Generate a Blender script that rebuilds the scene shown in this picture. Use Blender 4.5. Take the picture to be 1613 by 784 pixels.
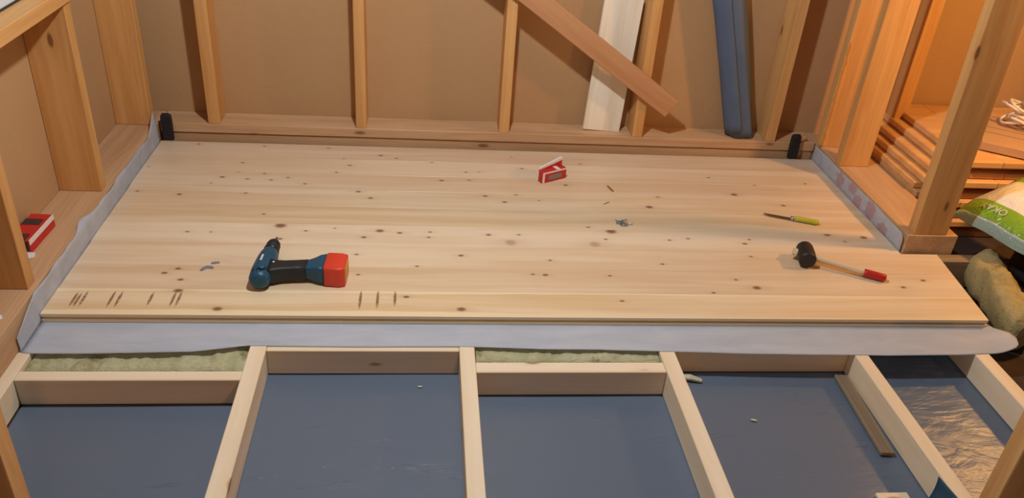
import bpy, bmesh, math, random
from mathutils import Vector, Matrix, noise
random.seed(7)
C = bpy.context.scene.collection
for o in list(bpy.data.objects): bpy.data.objects.remove(o)

# ------------------------------------------------------------------ camera
cam = bpy.data.cameras.new('camera'); camo = bpy.data.objects.new('camera', cam); C.objects.link(camo)
pit, yaw, rol = math.radians(30.664), math.radians(7.401), math.radians(4.717)
fwd = Vector((math.sin(yaw)*math.cos(pit), math.cos(yaw)*math.cos(pit), -math.sin(pit)))
rgt = Vector((math.cos(yaw), -math.sin(yaw), 0)); upv = rgt.cross(fwd)
r2 = rgt*math.cos(rol)+upv*math.sin(rol); u2 = upv*math.cos(rol)-rgt*math.sin(rol)
mw = Matrix((r2, u2, -fwd)).transposed().to_4x4(); mw.translation = (0, 0, 1.42)
camo.matrix_world = mw
cam.sensor_fit = 'HORIZONTAL'; cam.sensor_width = 36; cam.lens = 1286.64/1613*36
cam.clip_start = .02
bpy.context.scene.camera = camo
vs = bpy.context.scene.view_settings
vs.view_transform = 'Standard'; vs.look = 'None'; vs.gamma = 1; vs.use_curve_mapping = False
vs.exposure = 0.0
# ------------------------------------------------------------------ world + lamps
w = bpy.data.worlds.new('world'); bpy.context.scene.world = w; w.use_nodes = True
w.node_tree.nodes['Background'].inputs[0].default_value = (.62, .80, 1.0, 1)
w.node_tree.nodes['Background'].inputs[1].default_value = .06
def point(name, loc, e, col, r):
    l = bpy.data.lights.new(name, 'POINT'); l.energy = e; l.color = col; l.shadow_soft_size = r
    o = bpy.data.objects.new(name, l); C.objects.link(o); o.location = loc; return o
point('ceiling_bulb_offscreen', (.05, 1.88, 1.98), 104, (1, .985, .97), .045)
point('work_lamp_side_room_offscreen', (2.46, 2.33, 1.0), 44, (1, .48, .12), .05)
point('work_lamp_behind_camera_offscreen', (.35, -1.3, 1.2), 30, (1, .48, .20), .06)

# ------------------------------------------------------------------ materials
def S(r, g, b):
    f = lambda c: (c/255/12.92) if c/255 <= .04045 else ((c/255+.055)/1.055)**2.4
    return (f(r), f(g), f(b), 1)
class NT:
    def __init__(s, name):
        s.m = bpy.data.materials.new(name); s.m.use_nodes = True
        s.t = s.m.node_tree; s.b = s.t.nodes['Principled BSDF']; s.L = s.t.links.new
    def n(s, typ, ins=None, **kw):
        x = s.t.nodes.new(typ)
        for k, v in kw.items(): setattr(x, k, v)
        for k, v in (ins or {}).items():
            if hasattr(v, 'is_output'): s.L(v, x.inputs[k])
            else: x.inputs[k].default_value = v
        return x
    def mth(s, op, a, b=0, c=0, clamp=False):
        x = s.n('ShaderNodeMath', {0: a, 1: b, 2: c}, operation=op, use_clamp=clamp); return x.outputs[0]
    def vm(s, op, a, b=(0, 0, 0), out=0):
        return s.n('ShaderNodeVectorMath', {0: a, 1: b}, operation=op).outputs[out]
    def mix(s, f, a, b, mode='MIX'):
        x = s.n('ShaderNodeMix', data_type='RGBA', blend_type=mode)
        for k, v in ((0, f), (6, a), (7, b)):
            if hasattr(v, 'is_output'): s.L(v, x.inputs[k])
            else: x.inputs[k].default_value = v
        return x.outputs[2]
    def ramp(s, f, a, b):
        return s.n('ShaderNodeMapRange', {0: f, 1: a, 2: b, 3: 0., 4: 1.}, interpolation_type='SMOOTHSTEP').outputs[0]
    def noise(s, v, sc=1., det=4., rough=.5, dist=0.):
        return s.n('ShaderNodeTexNoise', {'Vector': v, 'Scale': sc, 'Detail': det, 'Roughness': rough, 'Distortion': dist}).outputs[0]
    def bump(s, h, st=.3, d=.01):
        s.L(s.n('ShaderNodeBump', {'Strength': st, 'Distance': d, 'Height': h}).outputs[0], s.b.inputs['Normal'])
    def coord(s, rnd=True):
        c = s.n('ShaderNodeTexCoord').outputs['Object']
        if not rnd: return c
        r = s.n('ShaderNodeObjectInfo').outputs['Random']
        return s.vm('ADD', c, s.n('ShaderNodeCombineXYZ', {0: s.mth('MULTIPLY', r, 41.), 1: s.mth('MULTIPLY', r, 17.3), 2: s.mth('MULTIPLY', r, 29.1)}).outputs[0])
def plain(name, col, rough=.5, metal=0., var=.12, sc=30, bmp=0., spec=.5):
    t = NT(name); v = t.coord()
    n = t.noise(v, sc, 4)
    d = tuple(c*(1-var*2) for c in col[:3])+(1,)
    t.L(t.mix(n, d, tuple(min(1, c*(1+var)) for c in col[:3])+(1,)), t.b.inputs['Base Color'])
    t.b.inputs['Roughness'].default_value = rough; t.b.inputs['Metallic'].default_value = metal
    t.b.inputs['Specular IOR Level'].default_value = spec
    if bmp: t.bump(n, bmp, .004)
    return t.m
def wood(name, light, dark, knot, rough=.55, grain=1., knots=True, spots=None, marks=None, sap=None, tone=.25, coat=0.):
    """pine: grain runs along the object's local X"""
    t = NT(name); c0 = t.coord(False); v = t.coord(True)
    rnd = t.n('ShaderNodeObjectInfo').outputs['Random']
    warp = t.noise(t.vm('MULTIPLY', v, (1.3, 5, 5)), 1., 2)
    vv = t.vm('ADD', t.vm('MULTIPLY', v, (.9, 17, 17)), t.n('ShaderNodeCombineXYZ', {1: t.mth('MULTIPLY', warp, 1.6), 2: warp}).outputs[0])
    broad = t.noise(vv, 1., 3, .5)
    fine = t.noise(t.vm('MULTIPLY', v, (5, 150, 150)), 1., 3, .6)
    rings = t.noise(t.vm('MULTIPLY', vv, (1.2, 5.5, 5.5)), 1., 2, .5)
    f = t.mth('ADD', t.mth('MULTIPLY', t.ramp(broad, .33, .68), .62), t.mth('MULTIPLY', t.ramp(rings, .3, .72), .38*grain))
    f = t.mth('ADD', f, t.mth('MULTIPLY', t.mth('SUBTRACT', fine, .5), .5*grain))
    f = t.mth('ADD', f, t.mth('MULTIPLY', t.mth('SUBTRACT', rnd, .5), tone), clamp=True)
    col = t.mix(f, light, dark)
    if sap:                                    # pale sapwood along the edges of this one plank
        y = t.n('ShaderNodeSeparateXYZ', {0: c0}).outputs[1]; x = t.n('ShaderNodeSeparateXYZ', {0: c0}).outputs[0]
        wv = t.mth('MULTIPLY', t.mth('SUBTRACT', t.noise(t.vm('MULTIPLY', c0, (1.6, 2, 2)), 1., 3), .5), .05)
        lo, hi, paler = sap
        yy = t.mth('ADD', y, wv)
        fade = t.ramp(x, .55, -.35)
        e = t.mth('MAXIMUM', t.mth('MULTIPLY', t.ramp(yy, lo+.003, lo), t.mth('MULTIPLY_ADD', fade, .8, .2)), t.ramp(yy, hi-.002, hi))
        e = t.mth('MAXIMUM', e, t.ramp(y, -.060, -.0625))
        col = t.mix(t.mth('MULTIPLY', e, .85), col, paler)
    k = None
    def ell(cx, cy, rx, ry, soft):
        d = t.vm('MULTIPLY', t.vm('SUBTRACT', c0, (cx, cy, 0)), (1/rx, 1/ry, 0))
        return t.ramp(t.vm('LENGTH', d, out=1), 1+soft, max(0, 1-soft))
    if spots:
        halo = None
        for (cx, cy, kd) in spots:
            rx, ry = ((.0045, .003), (.0065, .0042), (.009, .006), (.013, .0095), (.018, .015), (.017, .017))[kd]
            core = ell(cx, cy, rx, ry, .55)
            if kd == 5: core = t.mth('MULTIPLY', core, .45)
            h = t.mth('MULTIPLY', ell(cx, cy, rx*3.2, ry*1.7, .95), .3)
            k = core if k is None else t.mth('MAXIMUM', k, core)
            halo = h if halo is None else t.mth('MAXIMUM', halo, h)
        col = t.mix(t.mth('MULTIPLY', halo, t.mth('ADD', fine, .3)), col, tuple(.65*a+.35*b for a, b in zip(dark, knot)))
        col = t.mix(t.mth('MULTIPLY', k, .85), col, knot)
    if marks:
        k2 = None
        for (x0, y0, x1, y1) in marks:
            e = ell((x0+x1)/2, (y0+y1)/2, .0042, abs(y1-y0)*.55, .35)
            k2 = e if k2 is None else t.mth('MAXIMUM', k2, e)
        br = t.ramp(t.noise(t.vm('MULTIPLY', c0, (300, 120, 1)), 1., 2), .25, .5)
        col = t.mix(t.mth('MULTIPLY', t.mth('MULTIPLY', k2, br), .85), col, S(112, 68, 30))
    if knots:
        vo = t.n('ShaderNodeTexVoronoi', {'Vector': t.vm('MULTIPLY', v, (3.2, 9, 9)), 'Scale': 1.0, 'Randomness': 1.0})
        d = vo.outputs['Distance']
        col = t.mix(t.mth('MULTIPLY', t.ramp(d, .28, .05), .35), col, dark)
        col = t.mix(t.mth('MULTIPLY', t.ramp(d, .10, .05), .85), col, knot)
    t.L(col, t.b.inputs['Base Color'])
    t.L(t.mth('MULTIPLY_ADD', fine, .15, rough-.07), t.b.inputs['Roughness'])
    t.b.inputs['Specular IOR Level'].default_value = .4 if not spots else .6
    t.bump(fine, .12 if not spots else .06, .002)
    return t.m
M = {}
KN = S(112, 66, 34)
M['stud'] = wood('pine_stud', S(216, 168, 108), S(190, 135, 76), S(116, 68, 34), grain=.75)
M['plate'] = wood('pine_plate', S(206, 170, 132), S(182, 142, 104), S(128, 86, 58))
M['joist'] = wood('pine_joist', S(238, 222, 196), S(226, 204, 170), S(160, 116, 78), grain=.5)
M['brace'] = wood('pine_brace', S(198, 148, 106), S(176, 122, 82), S(96, 62, 44), grain=.5)
M['white_board'] = wood('spruce_board', S(246, 238, 220), S(230, 214, 186), S(130, 90, 60), grain=.8)
M['lath'] = wood('grey_lath', S(150, 132, 108), S(122, 104, 84), S(90, 70, 50), knots=False)
M['orange_board'] = wood('orange_board', S(228, 182, 124), S(208, 154, 96), S(140, 84, 46), knots=False, grain=.7)

def kraft(name, a, b):
    t = NT(name); v = t.coord(False)
    n = t.noise(v, 2.2, 5, .55); f = t.noise(v, 160, 3)
    col = t.mix(n, a, b); col = t.mix(t.mth('MULTIPLY', f, .22), col, S(120, 92, 62))
    t.L(col, t.b.inputs['Base Color']); t.b.inputs['Roughness'].default_value = .75
    t.b.inputs['Specular IOR Level'].default_value = .25
    t.bump(f, .15, .002); return t.m
M['kraft'] = kraft('kraft_panel', S(196, 160, 118), S(182, 144, 102))
M['base'] = plain('dark_earth', S(74, 56, 45), .95, var=.3, sc=14, bmp=.5)

t = NT('vapour_film'); v = t.coord(False)
big = t.noise(v, 1.7, 3); wr = t.noise(t.vm('MULTIPLY', v, (3.5, 9, 1)), 1., 5, .62, 1.2)
wr2 = t.noise(t.vm('MULTIPLY', v, (6, 13, 1)), 1., 3, .5, 1.5)
x = t.n('ShaderNodeSeparateXYZ', {0: v}).outputs[0]
right = t.ramp(x, .95, 1.5)
col = t.mix(big, S(90, 106, 126), S(102, 115, 133))
scr = t.mth('MULTIPLY', t.ramp(t.noise(t.vm('MULTIPLY', v, (5, 26, 1)), 1., 5, .7, 1.5), .60, .70), t.ramp(t.noise(v, 2.6, 2), .46, .6))
t.L(col, t.b.inputs['Base Color'])
t.b.inputs['Roughness'].default_value = .35
hh = t.mth('ADD', t.mth('MULTIPLY', wr, t.mth('MULTIPLY_ADD', right, .25, .35)), t.mth('MULTIPLY', wr2, t.mth('MULTIPLY_ADD', right, .45, .12)))
hh = t.mth('ADD', hh, t.mth('MULTIPLY', scr, .25))
t.bump(hh, .55, .012); M['film'] = t.m

def fabric(name, prints=None):
    t = NT(name); v = t.coord(False)
    f = t.noise(v, 380, 3); n = t.noise(t.vm('MULTIPLY', v, (5, 22, 22)), 1., 5, .6, .6)
    col = t.mix(n, S(178, 188, 206), S(228, 232, 240)); col = t.mix(t.mth('MULTIPLY', f, .3), col, S(160, 170, 188))
    if prints:
        k = None
        for (cy, cz, ry, rz) in prints:
            d = t.vm('MULTIPLY', t.vm('SUBTRACT', v, (0, cy, cz)), (0, 1/ry, 1/rz))
            d = t.mth('ADD', t.vm('LENGTH', d, out=1), t.mth('MULTIPLY', t.mth('SUBTRACT', t.noise(v, 55, 3), .5), 1.5))
            e = t.ramp(d, 1.06, .92); k = e if k is None else t.mth('MAXIMUM', k, e)
        col = t.mix(t.mth('MULTIPLY', k, .42), col, S(190, 92, 88))
    t.L(col, t.b.inputs['Base Color']); t.b.inputs['Roughness'].default_value = .8
    t.bump(t.mth('ADD', f, t.mth('MULTIPLY', n, 1.5)), .35, .003)
    tr = t.n('ShaderNodeBsdfTransparent'); mx = t.n('ShaderNodeMixShader', {0: .30})
    out = t.t.nodes['Material Output']
    t.L(t.b.outputs[0], mx.inputs[1]); t.L(tr.outputs[0], mx.inputs[2]); t.L(mx.outputs[0], out.inputs[0])
    return t.m
M['fabric'] = fabric('white_nonwoven')
M['fabric_print'] = fabric('white_nonwoven_red_print', [(2.93, .03, .035, .03), (2.82, .045, .03, .025), (2.76, .012, .028, .03), (2.66, .03, .04, .035), (2.55, .005, .035, .03)])

def wool(name, a, b, c):
    t = NT(name); v = t.coord(True)
    n = t.noise(v, 16, 6, .65, .8); f = t.noise(t.vm('MULTIPLY', v, (60, 140, 140)), 1., 4, .7)
    col = t.mix(t.ramp(n, .35, .7), a, b); col = t.mix(t.mth('MULTIPLY', t.ramp(t.noise(v, 9, 4, .6, .5), .56, .72), .75), col, c)
    col = t.mix(t.mth('MULTIPLY', f, .3), col, c)
    t.L(col, t.b.inputs['Base Color']); t.b.inputs['Roughness'].default_value = .95
    t.b.inputs['Specular IOR Level'].default_value = .1
    t.bump(t.mth('ADD', n, f), .8, .012); return t.m
M['wool'] = wool('mineral_wool', S(214, 212, 176), S(192, 190, 148), S(116, 110, 66))
M['wool_brown'] = wool('mineral_wool_brown', S(206, 190, 140), S(184, 168, 116), S(120, 108, 66))

M['teal'] = plain('teal_plastic', S(20, 78, 106), .42, var=.08)
M['rubber'] = plain('black_rubber', S(30, 33, 38), .55, var=.15, sc=80)
M['chuck'] = plain('chuck_black', S(30, 30, 34), .35)
M['steel'] = plain('steel', S(176, 180, 186), .28, metal=1., var=.05)
M['dull_steel'] = plain('dull_steel', S(132, 120, 110), .4, metal=.85, var=.2, sc=60)
M['zinc'] = plain('zinc', S(150, 168, 186), .3, metal=.9, var=.15, sc=200)
M['red_plastic'] = plain('red_plastic', S(222, 66, 46), .4, var=.05)
M['yellow'] = plain('yellow_label', S(206, 160, 48), .5, var=.1)
M['offwhite'] = plain('off_white_print', S(206, 214, 216), .5, var=.05)
M['mallet'] = plain('mallet_rubber', S(34, 32, 33), .5, var=.2, sc=40)
M['handle_wood'] = wood('mallet_handle_wood', S(226, 206, 172), S(204, 178, 140), S(150, 110, 80), knots=False)
M['red_paint'] = plain('red_paint', S(186, 32, 28), .4, var=.08)
M['lime'] = plain('lime_plastic', S(188, 184, 56), .4, var=.08)
M['card_red'] = plain('carton_red', S(196, 38, 40), .45, var=.08)
M['card_white'] = plain('carton_white', S(232, 228, 224), .55, var=.05)
M['card_grey'] = plain('carton_grey', S(134, 128, 128), .45, var=.15)
M['card_dark'] = plain('carton_dark', S(62, 44, 44), .5, var=.15)
M['black_plastic'] = plain('black_plastic', S(22, 24, 28), .6, var=.3, sc=70, bmp=.3)
M['blue_sheet'] = plain('blue_sheet', S(84, 104, 134), .55, var=.14, sc=6)
M['foam'] = plain('yellow_foam', S(206, 160, 96), .85, var=.12, sc=40, bmp=.4)
M['rope'] = plain('white_cord', S(228, 218, 206), .7, var=.06)
M['cardboard'] = plain('cardboard', S(188, 150, 112), .8, var=.06)
M['scrap'] = plain('grey_film_scrap', S(128, 134, 140), .5, var=.1)
M['chip'] = plain('wood_chip', S(166, 112, 56), .8)
M['chip_pale'] = plain('pale_chip', S(206, 204, 176), .85)
M['black_cloth'] = plain('black_cloth', S(26, 26, 28), .85, var=.3, sc=30, bmp=.5)
M['orange_plastic'] = plain('orange_plastic', S(226, 92, 30), .45)
M['teal_film'] = plain('teal_film_scrap', S(40, 76, 96), .3, var=.2)
M['pvc'] = plain('window_frame_white', S(206, 218, 228), .35, var=.04)
M['gasket'] = plain('window_gasket', S(36, 40, 50), .5)
M['concrete'] = plain('sill_dust', S(196, 178, 150), .85, var=.1)
t = NT('window_glass'); t.b.inputs['Base Color'].default_value = S(210, 225, 235); t.b.inputs['Roughness'].default_value = .05
t.b.inputs['Transmission Weight'].default_value = .6; M['glass'] = t.m

# ------------------------------------------------------------------ helpers
def link(name, me, mat, parent=None):
    o = bpy.data.objects.new(name, me); C.objects.link(o)
    if mat is not None: me.materials.append(mat)
    if parent is not None: o.parent = parent
    return o
def tag(o, label=None, cat=None, group=None, kind=None):
    if label: o['label'] = label
    if cat: o['category'] = cat
    if group: o['group'] = group
    if kind: o['kind'] = kind
    return o
def empty(name, loc=(0, 0, 0), rz=0., rot=None):
    o = bpy.data.objects.new(name, None); C.objects.link(o); o.location = loc
    o.rotation_euler = rot if rot else (0, 0, rz); o.empty_display_size = .05; return o
def fin(bm, name, smooth=False):
    bmesh.ops.recalc_face_normals(bm, faces=bm.faces)
    me = bpy.data.meshes.new(name); bm.to_mesh(me); bm.free()
    if smooth:
        for p in me.polygons: p.use_smooth = True
    return me
def box_bm(dx, dy, dz, bev=.0015, c=(0, 0, 0), seg=1):
    bm = bmesh.new(); bmesh.ops.create_cube(bm, size=1)
    bmesh.ops.scale(bm, vec=(dx, dy, dz), verts=bm.verts)
    if bev: bmesh.ops.bevel(bm, geom=list(bm.edges), offset=bev, segments=seg, affect='EDGES', profile=.5)
    bmesh.ops.translate(bm, vec=c, verts=bm.verts); return bm
def box(name, lo, hi, mat, parent=None, bev=.0015, seg=1, smooth=False):
    """axis-aligned box, origin at its centre"""
    lo, hi = Vector(lo), Vector(hi); d = hi-lo
    o = link(name, fin(box_bm(*d, bev, seg=seg), name, smooth), mat, parent); o.location = (lo+hi)/2; return o
def board(name, p0, p1, w, th, mat, parent=None, up=(0, 0, 1), bev=.002):
    """beam whose local X runs p0->p1, local Z towards up, width along local Y"""
    p0, p1 = Vector(p0), Vector(p1); X = (p1-p0); L = X.length; X.normalize()
    Z = Vector(up); Z = (Z-X*Z.dot(X)).normalized(); Y = Z.cross(X)
    o = link(name, fin(box_bm(L, w, th, bev), name), mat, parent)
    m = Matrix((X, Y, Z)).transposed().to_4x4(); m.translation = (p0+p1)/2
    o.matrix_world = m
    return o
def lathe(prof, axis='Y', n=20, name='m', smooth=True):
    """prof: (position along axis, radius)"""
    bm = bmesh.new(); rings = []
    for a, r in prof:
        ring = []
        for i in range(n):
            t = 2*math.pi*i/n; c, s = r*math.cos(t), r*math.sin(t)
            ring.append(bm.verts.new({'X': (a, c, s), 'Y': (c, a, s), 'Z': (c, s, a)}[axis]))
        rings.append(ring)
    for a, b in zip(rings, rings[1:]):
        for i in range(n): bm.faces.new((a[i], a[(i+1) % n], b[(i+1) % n], b[i]))
    bm.faces.new(rings[0]); bm.faces.new(rings[-1])
    me = fin(bm, name)
    if smooth:
        for p in me.polygons: p.use_smooth = len(p.vertices) == 4
    return me
def rrect(hy, hz, r, n=4):
    pts = []
    for sx, sy, a0 in ((1, 1, 0), (-1, 1, 90), (-1, -1, 180), (1, -1, 270)):
        for i in range(n+1):
            a = math.radians(a0+90*i/n); pts.append((sx*(hy-r)+r*math.cos(a), sy*(hz-r)+r*math.sin(a)))
    return pts
def loft(secs, name='m', smooth=True):
    """secs: list of rings of 3-D points, all the same length"""
    bm = bmesh.new(); R = [[bm.verts.new(p) for p in s] for s in secs]; n = len(R[0])
    for a, b in zip(R, R[1:]):
        for i in range(n): bm.faces.new((a[i], a[(i+1) % n], b[(i+1) % n], b[i]))
    bm.faces.new(R[0]); bm.faces.new(R[-1])
    me = fin(bm, name)
    if smooth:
        for p in me.polygons: p.use_smooth = len(p.vertices) == 4
    return me
def tube_me(pts, rad, n=8, name='m', closed=False):
    pts = [Vector(p) for p in pts]; secs = []
    for i, p in enumerate(pts):
        d = (pts[min(i+1, len(pts)-1)]-pts[max(i-1, 0)]).normalized()
        a = d.orthogonal().normalized() if i == 0 else (a-d*a.dot(d)).normalized()
        b = d.cross(a); r = rad(i/(len(pts)-1)) if callable(rad) else rad
        secs.append([p+a*r*math.cos(2*math.pi*k/n)+b*r*math.sin(2*math.pi*k/n) for k in range(n)])
    return loft(secs, name)
def grid_me(fn, nu, nv, name='m', smooth=True, thick=0.):
    vs_, fs = [], []
    for i in range(nu+1):
        for j in range(nv+1): vs_.append(fn(i/nu, j/nv))
    for i in range(nu):
        for j in range(nv):
            a = i*(nv+1)+j; fs.append((a, a+nv+1, a+nv+2, a+1))
    me = bpy.data.meshes.new(name); me.from_pydata(vs_, [], fs); me.update()
    if smooth:
        for p in me.polygons: p.use_smooth = True
    return me
def solid(o, th, off=0):
    m = o.modifiers.new('solidify', 'SOLIDIFY'); m.thickness = th; m.offset = off; return o
def nz(x, y=0., z=0.): return noise.noise(Vector((x, y, z)))

# ================================================================== setting
base = box('floor_base', (-1.6, .2, -.22), (3.2, 3.5, -.122), M['base'], bev=0); tag(base, kind='structure')

# ---- back wall: panel, studs, plate, brace
wb = box('wall_back', (-1.45, 3.345, -.122), (3.1, 3.365, 2.45), M['kraft'], bev=0); tag(wb, kind='structure')
def child(o, parent):
    o.parent = parent; o.matrix_parent_inverse = Matrix.Translation(parent.location).inverted(); return o
def par(o, p):
    bpy.context.view_layer.update(); mwk = o.matrix_world.copy(); o.parent = p; o.matrix_parent_inverse = p.matrix_world.inverted(); o.matrix_world = mwk; return o
for x0, x1 in ((-.872, -.826), (-.277, -.234), (.321, .364), (.9, .944), (1.503, 1.546), (2.062, 2.12)):
    yb = 3.344
    par(board('stud', ((x0+x1)/2, (3.221+yb)/2, .0685), ((x0+x1)/2, (3.221+yb)/2, 2.45), x1-x0, yb-3.221, M['stud'], up=(0, -1, 0)), wb)
par(board('bottom_plate', (-1.063, 3.2825, .048), (1.733, 3.2825, .048), .125, .040, M['plate']), wb)
par(board('lower_board', (-1.063, 3.285, -.014), (1.733, 3.285, -.014), .115, .078, M['plate']), wb)
bd = Vector((-.669, 0, .462)).normalized()
b0 = Vector((1.047, 3.207, .21))
par(board('brace', b0, b0+bd*1.9, .087, .024, M['brace'], up=(0, -1, 0)), wb)

# ---- left wall
wl = box('wall_left', (-1.242, .3, -.03), (-1.222, 3.344, .700), M['kraft'], bev=0); tag(wl, kind='structure')
wl2 = par(box('upper_panel', (-1.242, 2.64, .70), (-1.222, 3.344, 2.4), M['kraft'], bev=0), wl)
par(board('bottom_plate', (-1.145, .3, .0205), (-1.145, 3.343, .0205), .154, .095, M['plate']), wl)
for y0, dy, z1 in ((1.408, .045, .70), (1.998, .045, .70), (2.598, .045, .70), (3.184, .045, 2.4)):
    par(board('stud', (-1.1525, y0+dy/2, .0685), (-1.1525, y0+dy/2, z1), dy, .138, M['stud'], up=(1, 0, 0)), wl)
# sill and window
win = empty('window_1', (-1.2, 1.6, .745)); tag(win, kind='structure')
par(board('window_sill', (-1.17, .5, .7225), (-1.17, 2.66, .7225), .19, .042, M['stud']), win)
fr = par(box('window_frame', (-1.20, .5, .7445), (-1.142, 2.60, .785), M['pvc'], bev=.004), win)
par(box('gasket', (-1.146, .5, .7455), (-1.1385, 2.6, .751), M['gasket'], bev=.001), win)
par(box('gasket', (-1.160, .5, .786), (-1.152, 2.6, .7925), M['gasket'], bev=.001), win)
par(box('sash', (-1.2, .5, .7855), (-1.162, 2.59, .84), M['pvc'], bev=.003), win)
par(box('pane', (-1.19, .5, .841), (-1.176, 2.57, 1.7), M['glass'], bev=0), win)

# ---- right wall framing
wr_ = empty('wall_right', (1.8, 2.9, .068)); tag(wr_, kind='structure')
par(board('bottom_plate', (1.834, 2.402, .0205), (1.834, 3.343, .0205), .192, .095, M['plate']), wr_)
par(board('stud', (1.80, 3.0025, .0685), (1.80, 3.0025, 2.4), .045, .126, M['stud'], up=(1, 0, 0)), wr_)
par(board('stud', (1.80, 3.2025, .0685), (1.80, 3.2025, 2.4), .045, .126, M['stud'], up=(1, 0, 0)), wr_)
lean = -.028
par(board('stud', (1.823, 2.428, .0685), (1.823+lean*1.2, 2.428, 1.5), .045, .128, M['stud'], up=(1, 0, 0)), wr_)
par(board('sill_plate', (1.76, 2.37, -.06), (2.02, 2.37, -.06), .05, .11, M['lath']), wr_)
pts = [(1.735+.004*nz(i*.9), 3.176, .07+i*.016) for i in range(30)]
par(link('foam_bead', tube_me(pts, lambda s: .005+.005*abs(nz(s*14)), 8), M['foam']), wr_)

# ---- front opening posts
wf = empty('wall_front', (0, 1.1, -.12)); tag(wf, kind='structure')
par(board('stud', (-.780, 1.12, -.121), (-.780, 1.12, 1.9), .045, .125, M['stud'], up=(1, 0, 0)), wf)
par(board('stud', (1.268, 1.12, -.121), (1.268, 1.12, 1.9), .045, .125, M['stud'], up=(1, 0, 0)), wf)

# ---- joists and blocking
jf = empty('joist_frame', (.3, 1.8, -.115)); tag(jf, 'pale pine joists and cross blocking under the unfinished plank floor', 'frame')
JT, JB = -.0305, -.1155
def joist(x0, x1, y0=.45, y1=3.2): par(board('joist', ((x0+x1)/2, y0, (JT+JB)/2), ((x0+x1)/2, y1, (JT+JB)/2), x1-x0, JT-JB, M['joist']), jf)
for a in ((-1.084, -1.038), (-.471, -.425), (.114, .158), (.701, .747), (1.300, 1.343), (1.690, 1.738)): joist(*a)
def block(x0, x1, y0, y1): par(board('blocking', (x0, (y0+y1)/2, (JT+JB)/2-.0012), (x1, (y0+y1)/2, (JT+JB)/2-.0012), y1-y0, JT-JB-.002, M['joist']), jf)
block(-1.0375, -.4715, 1.731, 1.768); block(-.4245, .1135, 1.856, 1.898); block(.1585, .7005, 1.762, 1.806); block(.7475, 1.2995, 1.864, 1.905)

# ---- vapour film
def film(u, v):
    x = -1.035+u*2.80; y = .45+v*1.52
    r = max(0, min(1, (x-.9)/.6))
    z = -.1185+.0016*nz(x*3, y*3)*(1-r)+.0018*(abs(nz(x*6+3, y*14))*r)
    return (x, y, z)
fm = link('vapour_barrier_film', grid_me(film, 220, 120), M['film'])
tag(fm, 'blue grey plastic vapour barrier film spread beneath the joists', 'plastic film')

# ---- mineral wool between joists
def wool_bat(name, x0, x1, y0, y1, z0, z1, label, mat):
    def f(u, v):
        # cross-section loop in (y,z), swept along x
        x = x0+(x1-x0)*u; a = v
        per = [(y0, z0), (y0, z1), (y1, z1), (y1, z0), (y0, z0)]
        s = a*4; i = min(3, int(s)); fr_ = s-i
        y = per[i][0]*(1-fr_)+per[i+1][0]*fr_; z = per[i][1]*(1-fr_)+per[i+1][1]*fr_
        k = 1 if z > z1-.012 else .3
        return (x, y, z+k*(.007*nz(x*22, y*30, 5)+.006*nz(x*60, y*60, 2)))
    o = link(name, grid_me(f, 90, 48), mat); return tag(o, label, 'insulation')
wool_bat('mineral_wool_batt', -1.034, -.474, 1.772, 2.25, -.112, -.047, 'mottled green mineral wool strip behind blocking beside the left wall joist', M['wool'])
wool_bat('mineral_wool_batt', .161, .698, 1.81, 2.3, -.112, -.044, 'pale green mineral wool strip behind the blocking with an orange lit face', M['wool'])

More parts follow.
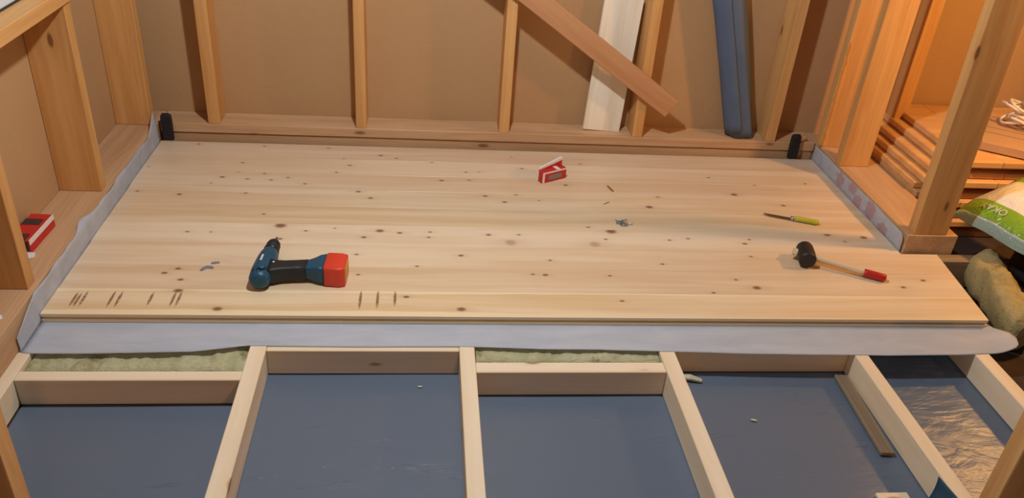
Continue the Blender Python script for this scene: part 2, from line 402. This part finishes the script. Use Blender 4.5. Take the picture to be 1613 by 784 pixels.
# ---- plank floor: tongue-and-groove boards
fl = empty('floor', (.3, 2.5, 0)); tag(fl, kind='structure')
KNOTS = [(-0.905, 3.167, 1), (-0.645, 3.165, 1), (-0.387, 3.164, 1), (-0.701, 2.921, 1), (-0.701, 3.002, 1), (-0.751, 2.871, 2), (-0.657, 2.86, 1), (-0.569, 2.857, 1), (-0.51, 2.88, 1), (-0.602, 2.91, 1), (-0.333, 2.936, 1), (-0.285, 3.003, 1), (-0.316, 3.065, 0), (-0.87, 2.722, 2), (-0.641, 2.743, 1), (-1.02, 2.74, 1), (-0.551, 2.587, 1), (-0.481, 2.507, 4), (-0.47, 2.417, 2), (-0.777, 2.454, 1), (-0.701, 2.455, 0), (-0.392, 2.474, 1), (-0.296, 2.495, 0), (-1.039, 2.946, 0), (-0.44, 2.831, 1), (-0.781, 2.819, 0), (-0.17, 3.106, 2), (-0.106, 3.082, 1), (-0.289, 3.004, 1), (0.039, 3.052, 1), (0.174, 2.969, 1), (0.227, 2.973, 0), (0.076, 2.888, 2), (0.184, 2.897, 1), (0.405, 3.017, 1), (-0.237, 2.776, 2), (-0.189, 2.726, 2), (0.24, 2.764, 2), (0.311, 2.718, 2), (0.36, 2.78, 1), (0.444, 2.738, 0), (-0.142, 2.483, 3), (-0.194, 2.437, 2), (-0.074, 2.471, 2), (0.031, 2.481, 1), (0.026, 2.444, 1), (0.234, 2.469, 2), (0.341, 2.473, 1), (0.308, 2.418, 5), (0.603, 2.416, 5), (-0.21, 2.324, 1), (0.133, 2.327, 2), (0.6, 2.537, 1), (0.566, 2.875, 2), (0.657, 3.077, 1), (0.371, 3.127, 0), (-0.012, 2.256, 1), (-0.196, 2.202, 1), (0.404, 2.214, 2), (0.363, 2.217, 1), (0.618, 2.214, 1), (0.431, 2.305, 1), (-0.042, 2.08, 2), (0.124, 2.017, 3), (0.63, 2.068, 1), (0.921, 2.788, 2), (0.866, 2.704, 3), (1.244, 2.827, 3), (1.417, 2.742, 2), (1.361, 2.918, 1), (1.59, 2.944, 1), (1.183, 2.979, 1), (0.881, 2.454, 1), (0.953, 2.467, 1), (1.182, 2.468, 1), (1.155, 2.438, 2), (1.499, 2.514, 3), (1.635, 2.499, 3), (1.547, 2.466, 1), (0.679, 2.51, 4), (0.814, 2.291, 1), (1.147, 2.349, 1), (0.649, 2.452, 1), (0.815, 2.291, 1), (1.042, 2.199, 1), (1.098, 2.152, 3), (1.616, 2.165, 2), (1.711, 2.209, 2), (0.628, 2.069, 1), (0.941, 2.12, 1), (-0.749, 2.224, 2), (-0.783, 2.198, 2), (-0.726, 2.162, 2), (-0.718, 2.102, 3), (-0.585, 2.009, 3)]
MARKS = [(-0.994, 2.023, -0.999, 2.084), (-0.982, 2.021, -0.989, 2.078), (-0.97, 2.023, -0.972, 2.088), (-0.894, 2.021, -0.894, 2.09), (-0.873, 2.021, -0.873, 2.09), (-0.784, 2.029, -0.786, 2.088), (-0.72, 2.027, -0.723, 2.089), (-0.703, 2.027, -0.708, 2.09), (-0.179, 2.022, -0.18, 2.104), (-0.128, 2.026, -0.128, 2.105), (-0.076, 2.038, -0.076, 2.106)]
seams = [1.978, 2.112, 2.246, 2.384, 2.520, 2.654, 2.788, 2.922, 3.056, 3.192]
def plank_me(y0, y1, xl, xr0, xr1, cx):
    h = (y1-y0)/2; T = .028; g = .0003; c = .0004
    prof = [(-h+g, -c), (-h+g+c, 0), (h-g-c, 0), (h-g, -c), (h-g, -.0105), (h+.0065, -.0112), (h+.0065, -.0168), (h-g, -.0175), (h-g, -T+c), (h-g-c, -T), (-h+g+c, -T), (-h+g, -T+c), (-h+g, -.0185), (-h+.008, -.0178), (-h+.008, -.0102), (-h+g, -.0095)]
    bm = bmesh.new(); A, B = [], []
    for y, z in prof:
        A.append(bm.verts.new((xl-cx, y, z))); s = (y+h)/(2*h); B.append(bm.verts.new((xr0+(xr1-xr0)*s-cx, y, z)))
    n = len(prof)
    for i in range(n): bm.faces.new((A[i], A[(i+1) % n], B[(i+1) % n], B[i]))
    bm.faces.new(A); bm.faces.new(B); return fin(bm, 'plank')
LT = [S(234, 214, 180), S(230, 210, 180), S(234, 216, 188), S(236, 220, 194), S(228, 208, 176), S(232, 214, 184), S(230, 210, 182), S(232, 214, 188), S(226, 206, 180)]
DK = [S(214, 180, 134), S(210, 178, 140), S(214, 184, 148), S(220, 194, 160), S(206, 172, 130), S(214, 182, 144), S(210, 178, 142), S(214, 184, 150), S(206, 174, 142)]
for i in range(9):
    y0, y1 = seams[i], seams[i+1]; cy = (y0+y1)/2; cx = .35
    xe = lambda y: 1.808+(y-1.976)*.129
    xr0, xr1 = (xe(y0), xe(y1)) if i < 3 else (1.722, 1.722)
    xl = -1.0595+.001*((i*7) % 3-1)
    sp = [(round(x-cx, 4), round(y-cy, 4), k) for x, y, k in KNOTS if y0 <= y < y1]
    mk = [(a-cx, b-cy, c-cx, d-cy) for a, b, c, d in MARKS] if i == 0 else None
    mat = wood('plank_pine', LT[i], DK[i], KN, rough=.33, grain=.36, knots=False, spots=sp, marks=mk, sap=(-.045, .054, S(240, 222, 184)) if i == 0 else None, tone=.1)
    o = link('plank', plank_me(y0, y1, xl, xr0, xr1, cx), mat); o.location = (cx, cy, 0); par(o, fl)

# ================================================================== things
# ---- white nonwoven membrane
ms = empty('membrane_sheet', (.3, 1.9, -.03)); tag(ms, 'white nonwoven membrane laid under the planks with upturned edges', 'membrane')
FE = [(-1.066, 1.842), (-1.041, 1.837), (-.871, 1.838), (-.625, 1.847), (-.478, 1.874), (-.18, 1.871), (.117, 1.873), (.346, 1.863), (.533, 1.86), (.721, 1.852), (1.009, 1.842), (1.405, 1.835), (1.654, 1.839), (1.785, 1.847), (1.83, 1.858), (1.85, 1.875), (1.862, 1.905)]
def fedge(x):
    for (a, b), (c, d) in zip(FE, FE[1:]):
        if x <= c: return b+(d-b)*max(0, (x-a))/(c-a)
    return FE[-1][1]
JC = [-1.061, -.448, .136, .724, 1.3215, 1.714]
def bed(u, v):
    x = -1.062+u*(1.862+1.062); y0 = fedge(x); y1 = 1.97
    yb = 3.18
    if v <= .6: y = y0+(y1-y0)*v/.6
    else: y = y1+(yb-y1)*(v-.6)/.4
    z = -.0293
    if y < 1.975:
        e = (1.975-y)/.1
        dj = min(abs(x-j) for j in JC); sag = max(0, min(1, (dj-.022)/.12))
        z -= .0010*sag*e
        z += .0007*e*(nz(x*9, y*16)+.6)*sag
        if x > 1.74: z += .12*max(0, x-1.76)*e+.006*max(0, (x-1.80)/.06)
    if x > 1.80 and y > 1.94: x = 1.80+(x-1.80)*max(.1, 1-(y-1.94)/.05)
    if y > 2.3 and x > 1.72: x = 1.72
    return (x, y, z)
solid(link('sheet_bed', grid_me(bed, 200, 24), M['fabric'], None), .0006)
par(C.objects['sheet_bed'], ms)
def flapL(u, v):
    y = 1.843+u*(3.185-1.843)
    top = .070+.004*nz(y*9)+.010*math.exp(-((y-2.37)/.05)**2)
    if y < 1.97: top = .018+.05*(y-1.843)/.127
    if y > 3.05: top += .055*((y-3.05)/.13)
    z = -.0285+(top+.0285)*v
    out = -1.0635
    if z > .069: out -= (z-.069)*(.9 if y < 3 else .15)
    if y < 1.97: out -= 0.0
    return (out+.0015*nz(y*14, z*20)*(1 if z < .06 else 2)+.0008, y, z)
par(solid(link('side_flap', grid_me(flapL, 120, 8), M['fabric']), .0005), ms)
def flapR(u, v):
    y = 2.408+u*(3.205-2.408)
    top = .064+.005*nz(y*7+3)
    d = y-2.408
    if d < .03: top -= .018*(1-math.sqrt(max(0, 1-(1-d/.03)**2)))
    z = -.0285+(top+.0285)*v
    return (1.7295+.0012*nz(y*11, z*15)-.004*max(0, 1-d/.12)*v, y, z)
par(solid(link('side_flap', grid_me(flapR, 90, 8), M['fabric_print']), .0005), ms)

# ---- leaning white board, blue roll
wbd = board('spruce_board', (.774, 3.288, .0690), (.805, 3.312, .640), .162, .020, M['white_board'], up=(0, -1, .02))
tag(wbd, 'short pale spruce board leaning in the stud bay behind the diagonal brace', 'board')
rl = empty('blue_sheet_roll', (1.405, 3.285, .069)); tag(rl, 'blue rolled plastic sheet leaning against the wall beside the stud', 'roll')
ax0, ax1 = Vector((1.405, 3.283, .0695)), Vector((1.10, 3.283, 1.12))
secs = []
for i in range(25):
    s = i/24; c = ax0.lerp(ax1, s); ring = []
    for k in range(40):
        a = 2*math.pi*k/40
        r = 1+.10*nz(math.cos(a)*1.6, math.sin(a)*1.6, s*2.2)+.05*math.sin(5*a+s*3)
        rx = .063+.012*s; ry = .047
        ring.append(c+Vector((rx*r*math.cos(a), ry*min(r, 1.1)*math.sin(a), .012*nz(a) if i == 0 else 0)))
    if i == 0:
        for p in ring: p.z = max(p.z, .069)
    secs.append(ring)
link('rolled_layers', loft(secs), M['blue_sheet']); par(C.objects['rolled_layers'], rl)
def rollflap(u, v):
    c = ax0.lerp(ax1, u); a = math.radians(-175+75*v); r = 1.09+.05*v+.05*nz(u*6, v*3)
    return c+Vector(((.063+.012*u)*r*math.cos(a), .049*r*math.sin(a)*1.0, .004+.02*(1-u)*v))
par(solid(link('loose_flap', grid_me(rollflap, 24, 10), M['blue_sheet']), .001), rl)

# ---- black spacer wedges at the back edge
def wedge(name, x, y, tilt, label):
    r = empty(name, (x, y, 0)); r.rotation_euler = (0, tilt, 0); tag(r, label, 'wedge', 'black spacer wedges')
    secs = [[(-w_, yy, z) for yy in ()] for w_, z in ()]
    sec = []
    for z, w2, d2 in ((0.001, .020, .0105), (.085, .021, .0105), (.104, .020, .009), (.112, .014, .006)):
        sec.append([Vector((px, py, z)) for px, py in rrect(w2, d2, .003, 2)])
    link('wedge_body', loft(sec, smooth=False), M['black_plastic'], r)
    for zz in (.03, .055, .08): 
        o = link('rib', fin(box_bm(.036, .003, .006, .001), 'rib'), M['black_plastic'], r); o.location = (0, -.0115, zz)
    return r
wedge('spacer_wedge', -1.031, 3.2045, .0, 'black spacer wedge in the floor gap beside the tall curled membrane corner')
wedge('spacer_wedge', 1.634, 3.2045, -.02, 'black spacer wedge in the floor gap at the wider end shadow near a pale peg')
pg = link('pale_peg', lathe([(0, .006), (.012, .0065), (.018, .009), (.024, .009), (.027, .006)], 'Z', 12), M['foam']); pg.location = (1.685, 3.235, .0682)
tag(pg, 'small pale wooden peg on the bottom plate beside a black wedge', 'peg')

# ---- cordless drill lying on its side (local x: towards battery, y: towards chuck)
dr = empty('cordless_drill', (-.478, 2.195, .0)); dr.rotation_euler = (0, 0, math.radians(-3)); tag(dr, 'teal cordless drill with red battery lying on its side on the planks', 'drill')
def dpart(name, me, mat, p=None, loc=(0, 0, .034)):
    o = link(name, me, mat, p or dr); o.location = loc if p is None else (0, 0, 0); return o
body = dpart('housing', lathe([(-.098, .014), (-.094, .024), (-.082, .031), (-.05, .0335), (-.01, .033), (.03, .0315), (.055, .029), (.07, .026), (.078, .0235)], 'Y', 28), M['teal'])
dpart('gear_collar', lathe([(.0775, .0245), (.092, .0245), (.097, .022)], 'Y', 24), M['chuck'])
ch = dpart('chuck', lathe([(.0965, .0205), (.1, .0225), (.118, .0225), (.13, .020), (.142, .014), (.145, .009)], 'Y', 20), M['rubber'])
dpart('drill_bit', lathe([(.144, .0032), (.17, .0032), (.176, .0015)], 'Y', 8), M['dull_steel'])
for k in range(3):
    o = link('housing_vent', fin(box_bm(.003, .016, .004, .001), 'v'), M['chuck'], dr); o.location = (-.018+.012*k, -.072, .0655)
def hs(x, yc, hy, hz, r=.01, zc=0): return [Vector((x, yc+p, zc+q)) for p, q in rrect(hy, hz, r)]
dpart('handle_shell', loft([hs(.012, -.030, .040, .0265), hs(.035, -.030, .031, .0245), (hs(.06, -.024, .026, .0225)), hs(.10, -.017, .0255, .022), hs(.135, -.012, .028, .023), hs(.152, -.008, .034, .025), hs(.168, -.006, .043, .029), hs(.186, -.006, .047, .031)]), M['teal'])
dpart('grip', loft([hs(.020, -.032, .0385, .0270), hs(.035, -.031, .0325, .0266), hs(.06, -.0255, .0270, .0252), hs(.10, -.0185, .0265, .0250), hs(.132, -.0145, .0275, .0252)]), M['rubber'])
dpart('trigger', loft([hs(.038, .004, .012, .010, .004), hs(.05, .007, .0125, .010, .004), hs(.068, .006, .009, .010, .004)]), M['chuck'])
bt = dpart('battery', loft([hs(.184, -.006, .040, .029, .008), hs(.19, -.006, .050, .033, .009), hs(.232, -.008, .0505, .0335, .007), hs(.248, -.009, .044, .0335, .006), hs(.251, -.009, .042, .032, .006)]), M['red_plastic'])
o = link('battery_label', loft([hs(.2505, -.009, .034, .026, .004), hs(.2525, -.009, .0335, .0255, .004)], smooth=False), M['yellow'], bt)
o = link('battery_clip', fin(box_bm(.03, .008, .022, .003), 'c'), M['rubber'], dr); o.location = (.188, .046, .034)
o = link('name_mark', fin(box_bm(.006, .034, .0012, .0004), 'n'), M['offwhite'], dr); o.location = (-.006, -.005, .0672)
o = link('motor_cap', lathe([(0, .013), (.006, .012), (.009, .008)], 'Z', 18), M['teal'], dr); o.location = (.006, -.062, .0655)
o = link('lock_dot', lathe([(0, .004), (.0015, .0035)], 'Z', 10), M['offwhite'], dr); o.location = (.032, -.02, .0608)

# ---- rubber mallet
ma = empty('rubber_mallet', (1.327, 2.318, 0)); tag(ma, 'black rubber mallet with pale wooden handle and red grip end', 'mallet')
ma.rotation_euler = (0, 0, math.radians(-27))
hd = link('head', lathe([(-.047, .024), (-.045, .0275), (-.035, .0295), (0, .0310), (.035, .0295), (.045, .0275), (.047, .024)], 'Y', 28), M['mallet'], ma); hd.location = (0, 0, .0315); hd.rotation_euler = (0, 0, math.radians(12))
pts = [(-.05+.295*i/12, 0, .031-.019*(i/12)) for i in range(13)]
hp = tube_me([(-.045+.245*i/12, 0, .0325-.0155*(i/12)) for i in range(13)], lambda s: .0125 if s < .3 else .0125-.002*math.sin((s-.3)/.7*math.pi), 14)
link('handle', hp, M['handle_wood'], ma)
link('grip_end', tube_me([(.196, 0, .0171), (.205, 0, .0168), (.235, 0, .0158), (.262, 0, .0147), (.267, 0, .0145)], lambda s: .0134 if s < .95 else .011, 16), M['red_paint'], ma)

# ---- knife
kn = empty('utility_knife', (1.40, 2.622, 0)); kn.rotation_euler = (0, 0, math.atan2(2.585-2.658, 1.50-1.305)); tag(kn, 'small knife with a lime green handle lying near the mallet', 'knife')
bm = bmesh.new(); out = [(-.105, .001), (-.098, .0055), (.0, .0075), (.0, -.0065), (-.085, -.006)]
v1 = [bm.verts.new((x, y, .006)) for x, y in out]; v2 = [bm.verts.new((x, y, .0076)) for x, y in out]
bm.faces.new(v1); bm.faces.new(v2)
for i in range(5): bm.faces.new((v1[i], v1[(i+1) % 5], v2[(i+1) % 5], v2[i]))
link('blade', fin(bm, 'blade'), M['dull_steel'], kn)
link('collar', tube_me([(-.004, 0, .0085), (.014, 0, .009)], .0082, 14), M['steel'], kn)
link('handle', tube_me([(.012, 0, .0092), (.02, 0, .0105), (.05, 0, .0112), (.085, 0, .0108), (.097, 0, .0103), (.101, 0, .0100)], lambda s: (.0085 if s < .1 else .0102 if s < .9 else .007), 14), M['lime'], kn)

# ---- screws heap, scraps, chips
def screw_me():
    return lathe([(0, .0042), (.0012, .0042), (.0035, .0018), (.012, .0016), (.0125, .0021), (.015, .0016), (.0155, .0021), (.018, .0016), (.0185, .0021), (.021, .0016), (.0215, .0021), (.024, .0015), (.030, .0002)], 'X', 8)
sm = screw_me(); sm.materials.append(M['zinc'])
for i, (dx, dy, dz, a, b) in enumerate(((-.018, .004, .003, .3, 0), (.002, .008, .003, 2.4, 0), (-.004, -.006, .003, -.5, 0), (-.002, .0, .0078, 1.2, .12), (.010, .002, .0078, 3.0, -.1), (.014, -.005, .003, .1, 0), (-.012, .0, .0082, -1.0, .1), (.004, .003, .0125, .7, .15))):
    o = bpy.data.objects.new('wood_screw', sm); C.objects.link(o); o.location = (.728+dx, 2.563+dy, dz+.0015); o.rotation_euler = (0, b, a)
    tag(o, 'zinc screw in the little heap on the planks', 'screw', 'heap of zinc screws')
def ribbon(name, pts, w, th, mat, label, cat):
    bm = bmesh.new(); L, R_ = [], []
    P_ = [Vector(p) for p in pts]
    rows = []
    for i, p in enumerate(P_):
        d = (P_[min(i+1, len(P_)-1)]-P_[max(0, i-1)]); n = Vector((-d.y, d.x, 0)).normalized()*w/2*(1 if 0 < i < len(P_)-1 else .6)
        rows.append([p+n, p-n, p-n+Vector((0, 0, th)), p+n+Vector((0, 0, th))])
    return tag(link(name, loft(rows, smooth=False), mat), label, cat)
ribbon('film_scrap', [(-.678, 2.212, .0005), (-.672, 2.226, .0005), (-.662, 2.235, .0007), (-.652, 2.232, .0012), (-.645, 2.226, .0012)], .014, .0012, M['scrap'], 'curved grey scrap lying on the planks beside the drill', 'scrap')
ribbon('film_scrap', [(-.657, 2.256, .0005), (-.645, 2.259, .0006), (-.632, 2.262, .0006)], .013, .0012, M['scrap'], 'short straight grey scrap on the planks beside the curved one', 'scrap')
ribbon('wood_splinter', [(.735, 2.875, .0005), (.742, 2.848, .0009), (.75, 2.826, .0005)], .008, .003, M['chip'], 'brown wood splinter on the planks near the red and white carton', 'splinter')
ribbon('thin_nail', [(.69, 2.716, .0005), (.703, 2.726, .0008), (.716, 2.736, .0005)], .002, .002, M['dull_steel'], 'thin dark nail on the planks near the heap of screws', 'nail')

# ---- red cartons
cb = empty('screw_carton', (.515, 2.925, 0)); cb.rotation_euler = (0, 0, math.radians(30)); tag(cb, 'red and white screw carton standing open on the plank floor', 'carton')
W, D, Hh = .118, .034, .046
def cp(name, lo, hi, mat, parent=cb, bev=.0006): return box(name, lo, hi, mat, parent, bev)
cp('carton_body', (-W/2, -D/2, .0008), (W/2, D/2, Hh), M['card_red'])
fp = cp('front_print', (-W/2+.012, -D/2-.0006, .004), (W/2, -D/2, Hh-.008), M['card_red'])
cp('white_border', (-W/2, -D/2-.0012, .0008), (-W/2+.011, -D/2-.0002, Hh), M['card_white'])
cp('white_border', (-W/2+.0112, -D/2-.0012, Hh-.007), (W/2, -D/2-.0002, Hh), M['card_white'])
cp('picture', (-W/2+.03, -D/2-.0014, .010), (W/2-.022, -D/2-.0007, .030), M['card_grey'])
cp('top_band', (.012, -D/2, Hh+.0002), (.030, D/2, Hh+.0012), M['card_white'])
def slab(name, pts, y0, y1, mat, parent):
    bm = bmesh.new(); a_ = [bm.verts.new((x, y0, z)) for x, z in pts]; b_ = [bm.verts.new((x, y1, z)) for x, z in pts]; n = len(pts)
    bm.faces.new(a_); bm.faces.new(b_)
    for i in range(n): bm.faces.new((a_[i], a_[(i+1) % n], b_[(i+1) % n], b_[i]))
    return link(name, fin(bm, name), mat, parent)
slab('back_panel', [(-.052, Hh+.0003), (.059, Hh+.0003), (.059, Hh+.022), (-.03, Hh+.003)], D/2-.003, D/2-.001, M['card_red'], cb)
slab('open_flap', [(-.052, Hh+.001), (-.03, Hh+.0035), (.059, Hh+.0225), (.063, Hh+.028), (.056, Hh+.034), (-.03, Hh+.012), (-.052, Hh+.006)], D/2-.004, D/2+.006, M['card_white'], cb)
cp('white_border', (-W/2-.001, D/2-.008, .001), (-W/2-.0001, D/2, Hh), M['card_white'])

lc = empty('screw_carton', (-1.180, 2.275, .0685)); lc.rotation_euler = (0, 0, math.radians(88)); tag(lc, 'red carton with dark stripes and a white edge on the left wall plate', 'carton')
W2, D2, H2 = .165, .066, .042
box('carton_body', (-W2/2, -D2/2, 0), (W2/2, D2/2, H2), M['card_red'], lc, .001)
box('dark_stripe', (.012, -D2/2+.012, H2+.0001), (.050, D2/2, H2+.0009), M['card_dark'], lc, .0003)
box('dark_stripe', (-W2/2, -D2/2+.012, H2+.0001), (-W2/2+.04, D2/2, H2+.0009), M['card_dark'], lc, .0003)
box('white_edge', (-W2/2, -D2/2-.001, H2-.016), (W2/2, -D2/2+.001, H2+.001), M['card_white'], lc, .0005)
box('dark_end', (-W2/2-.001, -D2/2+.004, .006), (-W2/2, D2/2-.004, H2-.004), M['card_dark'], lc, .0003)
tr_ = ribbon('paper_scrap', [(-1.165, 2.185, .0688), (-1.15, 2.178, .0695), (-1.14, 2.160, .0690)], .03, .003, M['card_white'], 'white paper scrap on the left wall plate beside the striped carton', 'scrap')
ribbon('paper_scrap', [(-1.115, 1.875, .0688), (-1.105, 1.868, .0692), (-1.095, 1.855, .0688)], .012, .002, M['card_white'], 'tiny white paper bit on the left wall plate near the membrane corner', 'scrap')

# ---- floor pit oddments
lt = board('thin_lath', (1.275, 1.835, -.108), (1.262, 1.508, -.108), .040, .012, M['lath']); tag(lt, 'weathered flat lath lying on the film against a joist', 'lath')
ribbon('wool_tuft', [(.765, 1.84, -.1155), (.80, 1.826, -.108), (.835, 1.818, -.1155)], .022, .006, M['chip_pale'], 'pale green wool tuft on the blue film beside a joist', 'tuft')
ribbon('wood_chip', [(-.003, 1.801, -.1165), (.004, 1.797, -.1155), (.010, 1.80, -.1165)], .006, .002, M['chip_pale'], 'tiny pale wood chip on the film in the bay with no wool strip', 'chip')
ribbon('wood_chip', [(.93, 1.655, -.1165), (.937, 1.652, -.1155), (.946, 1.65, -.1165)], .007, .002, M['chip_pale'], 'tiny pale wood chip on the film in the bay with the lath', 'chip')
ribbon('wood_chip', [(.09, 1.372, -.1165), (.100, 1.372, -.1145), (.112, 1.368, -.1165)], .012, .003, M['chip_pale'], 'larger pale wood chip on the film tight against a joist', 'chip')

# ---- side room: stack of orange boards
ORD = ['', 'second', 'third', 'fourth', 'fifth', 'sixth', 'seventh', 'eighth', 'ninth', 'tenth', 'eleventh']
for k in range(12):
    z0 = -.1215+.0292*k; z1 = z0+.0262
    sx = (1.972, 1.985, 1.97, 1.98, 1.975, 1.985, 1.945, 1.940, 1.965, 2.0, 2.05, 2.10)[k]
    yf = 2.735+.03*math.sin(k*2.1); 
    if k < 6: sx = max(sx, 1.955); 
    r = empty('board_layer', (sx, yf, z0)); tag(r, ('lowest' if k == 0 else 'topmost' if k == 11 else ORD[11-k]+' from top')+' orange board layer of the stack behind the right wall stud', 'boards', 'stack of orange board layers')
    nb = 4; bw = .145
    for j in range(nb):
        x0 = j*(bw+.0015)
        o = link('plank', fin(box_bm(bw, 3.33-yf, z1-z0, .003), 'plank'), M['orange_board'], r); o.location = (x0+bw/2, (3.33-yf)/2, (z1-z0)/2)

cbx = empty('cardboard_sheet', (2.42, 2.86, .231)); cbx.rotation_euler = (0, 0, math.radians(-33)); tag(cbx, 'brown cardboard box flat lying on the stack of orange boards', 'cardboard')
box('box_flat', (-.16, -.15, .0005), (.3, .2, .035), M['cardboard'], cbx, .002)
box('crease', (-.158, -.02, .0352), (.3, -.015, .0358), M['lath'], cbx, 0)
box('crease', (-.158, .05, .0352), (.3, .055, .0358), M['lath'], cbx, 0)
rc = empty('cord_coil', (2.50, 2.99, .278)); tag(rc, 'tangled white cord coil on top of the cardboard', 'cord')
for k in range(7):
    rr = .075+.012*random.random(); cx_, cy_ = random.uniform(-.03, .03), random.uniform(-.02, .02); ph = random.random()*6
    pts = [(cx_+rr*(1+.12*nz(i*.5, k))*math.cos(2*math.pi*i/24+ph), cy_+rr*.8*math.sin(2*math.pi*i/24+ph), .012+.012*k+.012*math.sin(i*.52+k)) for i in range(25)]
    link('cord_loop', tube_me(pts, .0055, 7), M['rope'], rc)
link('cord_end', tube_me([(-.02+.02*i, .02-.006*i, .10+.02*math.sin(i*.6)-.004*i) for i in range(8)], .0055, 7), M['rope'], rc)

# ---- black bag, green and white bag, wool roll on the right
def lump(fn_r, c, rad, n=36, m=22, flat=None, name='m'):
    secs = []
    for j in range(1, m):
        ph = math.pi*j/m-math.pi/2; ring = []
        for i in range(n):
            th = 2*math.pi*i/n; d = Vector((math.cos(ph)*math.cos(th), math.cos(ph)*math.sin(th), math.sin(ph)))
            r = fn_r(d); p = Vector((d.x*rad[0]*r, d.y*rad[1]*r, d.z*rad[2]*r))+Vector(c)
            if flat is not None: p.z = max(p.z, flat)
            ring.append(p)
        secs.append(ring)
    return loft(secs, name)
bk = link('black_bag', lump(lambda d: 1+.22*nz(d.x*2.2, d.y*2.2, d.z*2.2)+.06*nz(d.x*7, d.y*7, d.z*7), (2.345, 2.28, -.03), (.17, .25, .10), flat=-.1215), M['black_cloth'])
tag(bk, 'black cloth bag slumped under the green and white plastic bag', 'bag')
oh = link('tool_grip', tube_me([(2.01, 2.03, -.005), (2.04, 2.03, -.004), (2.09, 2.04, 0)], lambda s: .012+.002*math.sin(s*9), 10), M['orange_plastic'])
tag(oh, 'orange tool grip sticking out of the black bag', 'tool')
# plastic bag material: green bands on white by local coordinate
t = NT('bag_plastic'); v = t.coord(False); sy = t.n('ShaderNodeSeparateXYZ', {0: v}).outputs[1]
wv = t.mth('ADD', sy, t.mth('MULTIPLY', t.mth('SUBTRACT', t.noise(v, 6, 3), .5), .03))
band = t.mth('MULTIPLY', t.ramp(wv, -.165, -.160), t.ramp(wv, -.088, -.093))
band = t.mth('MAXIMUM', band, t.ramp(wv, .085, .09))
col = t.mix(band, t.mix(t.noise(v, 14, 4), S(206, 212, 220), S(232, 236, 240)), t.mix(t.noise(v, 11, 4), S(110, 156, 40), S(140, 186, 62)))
col = t.mix(t.ramp(wv, -.163, -.168), col, S(150, 178, 168))
t.L(col, t.b.inputs['Base Color']); t.b.inputs['Roughness'].default_value = .22
t.bump(t.noise(t.vm('MULTIPLY', v, (9, 9, 9)), 1., 4, .6, 1.5), .6, .02); M['bag'] = t.m
gb = empty('plastic_bag', (2.200, 2.39, .14)); gb.rotation_euler = (math.radians(16), 0, math.radians(-71)); tag(gb, 'white plastic bag with bright green printed bands on the black bag', 'bag')
def bagz(x, y):
    e = max(0, 1-(abs(x)/.21)**3)*max(0, 1-(abs(y)/.185)**3)
    return .075*e**.6
def bagm(u, v):
    a = v*2 if v < .5 else (1-v)*2
    x = -.21+.42*u; y = -.185+.37*a
    e = bagz(x, y); s = 1 if v < .5 else -.45
    return (x*(1-.05*nz(y*9)), y*(1-.05*nz(x*9+4)), s*e+.012*nz(x*11, y*11, s)*(e/.075)+.004)
link('bag_body', grid_me(bagm, 50, 80), M['bag'], gb)
fc = bpy.data.curves.new('print', 'FONT'); fc.body = 'OKAY'; fc.size = .037; fc.align_x = 'CENTER'; fc.extrude = .0004
fo = bpy.data.objects.new('tmp', fc); C.objects.link(fo)
dg = bpy.context.evaluated_depsgraph_get(); tme = bpy.data.meshes.new_from_object(fo.evaluated_get(dg)); bpy.data.objects.remove(fo)
for vtx in tme.vertices:
    x, y = -.085-vtx.co.x, -.110-vtx.co.y
    vtx.co = Vector((x, y, bagz(x, y)+.010+vtx.co.z))
link('printed_word', tme, M['offwhite'], gb)

wp = [Vector((2.035, 2.40, -.045)), Vector((2.02, 2.30, -.043)), Vector((1.995, 2.18, -.045)), Vector((1.965, 2.06, -.05)), Vector((1.945, 1.965, -.058))]
secs = []
for i in range(41):
    s = i/40*4; k = min(3, int(s)); c = wp[k].lerp(wp[k+1], s-k); ring = []
    endf = min(1, .55+i*.15, .55+(40-i)*.15)
    for q in range(28):
        a = 2*math.pi*q/28
        r = endf*(1+.20*nz(c.x*8+math.cos(a)*1.4, c.y*12, math.sin(a)*1.4)+.09*nz(math.cos(a)*6, c.y*40, math.sin(a)*6)+.04*nz(math.cos(a)*15, c.y*110, math.sin(a)*15))
        p = c+Vector((.068*r*math.cos(a), .02*r*math.cos(a), .078*r*math.sin(a))); p.z = max(p.z, -.1215); ring.append(p)
    secs.append(ring)
wr3 = link('mineral_wool_roll', loft(secs), M['wool_brown']); tag(wr3, 'brown green mineral wool roll lying beside the plank ends', 'insulation')
ribbon('film_strip', [(1.93, 1.87, -.115), (1.99, 1.88, -.06), (2.06, 1.89, -.05)], .05, .002, M['fabric'], 'pale film strip on the ground beyond the mineral wool roll', 'film')
# teal film corner tucked over a joist
tf = link('film_corner', grid_me(lambda u, v: (1.2985-.006*v-.02*v*v, 1.36-.16*u+.05*v*(u-.5), -.034-.06*v+.012*(1-abs(2*u-1))-.003), 8, 6), M['teal_film']); solid(tf, .001)
tag(tf, 'dark teal film corner tucked against a joist side', 'film')

oc = board('offcut', (1.16, 1.345, -.111), (1.245, 1.345, -.111), .06, .010, M['joist']); tag(oc, 'small pale offcut lying on the film beside the joist with teal film', 'offcut')
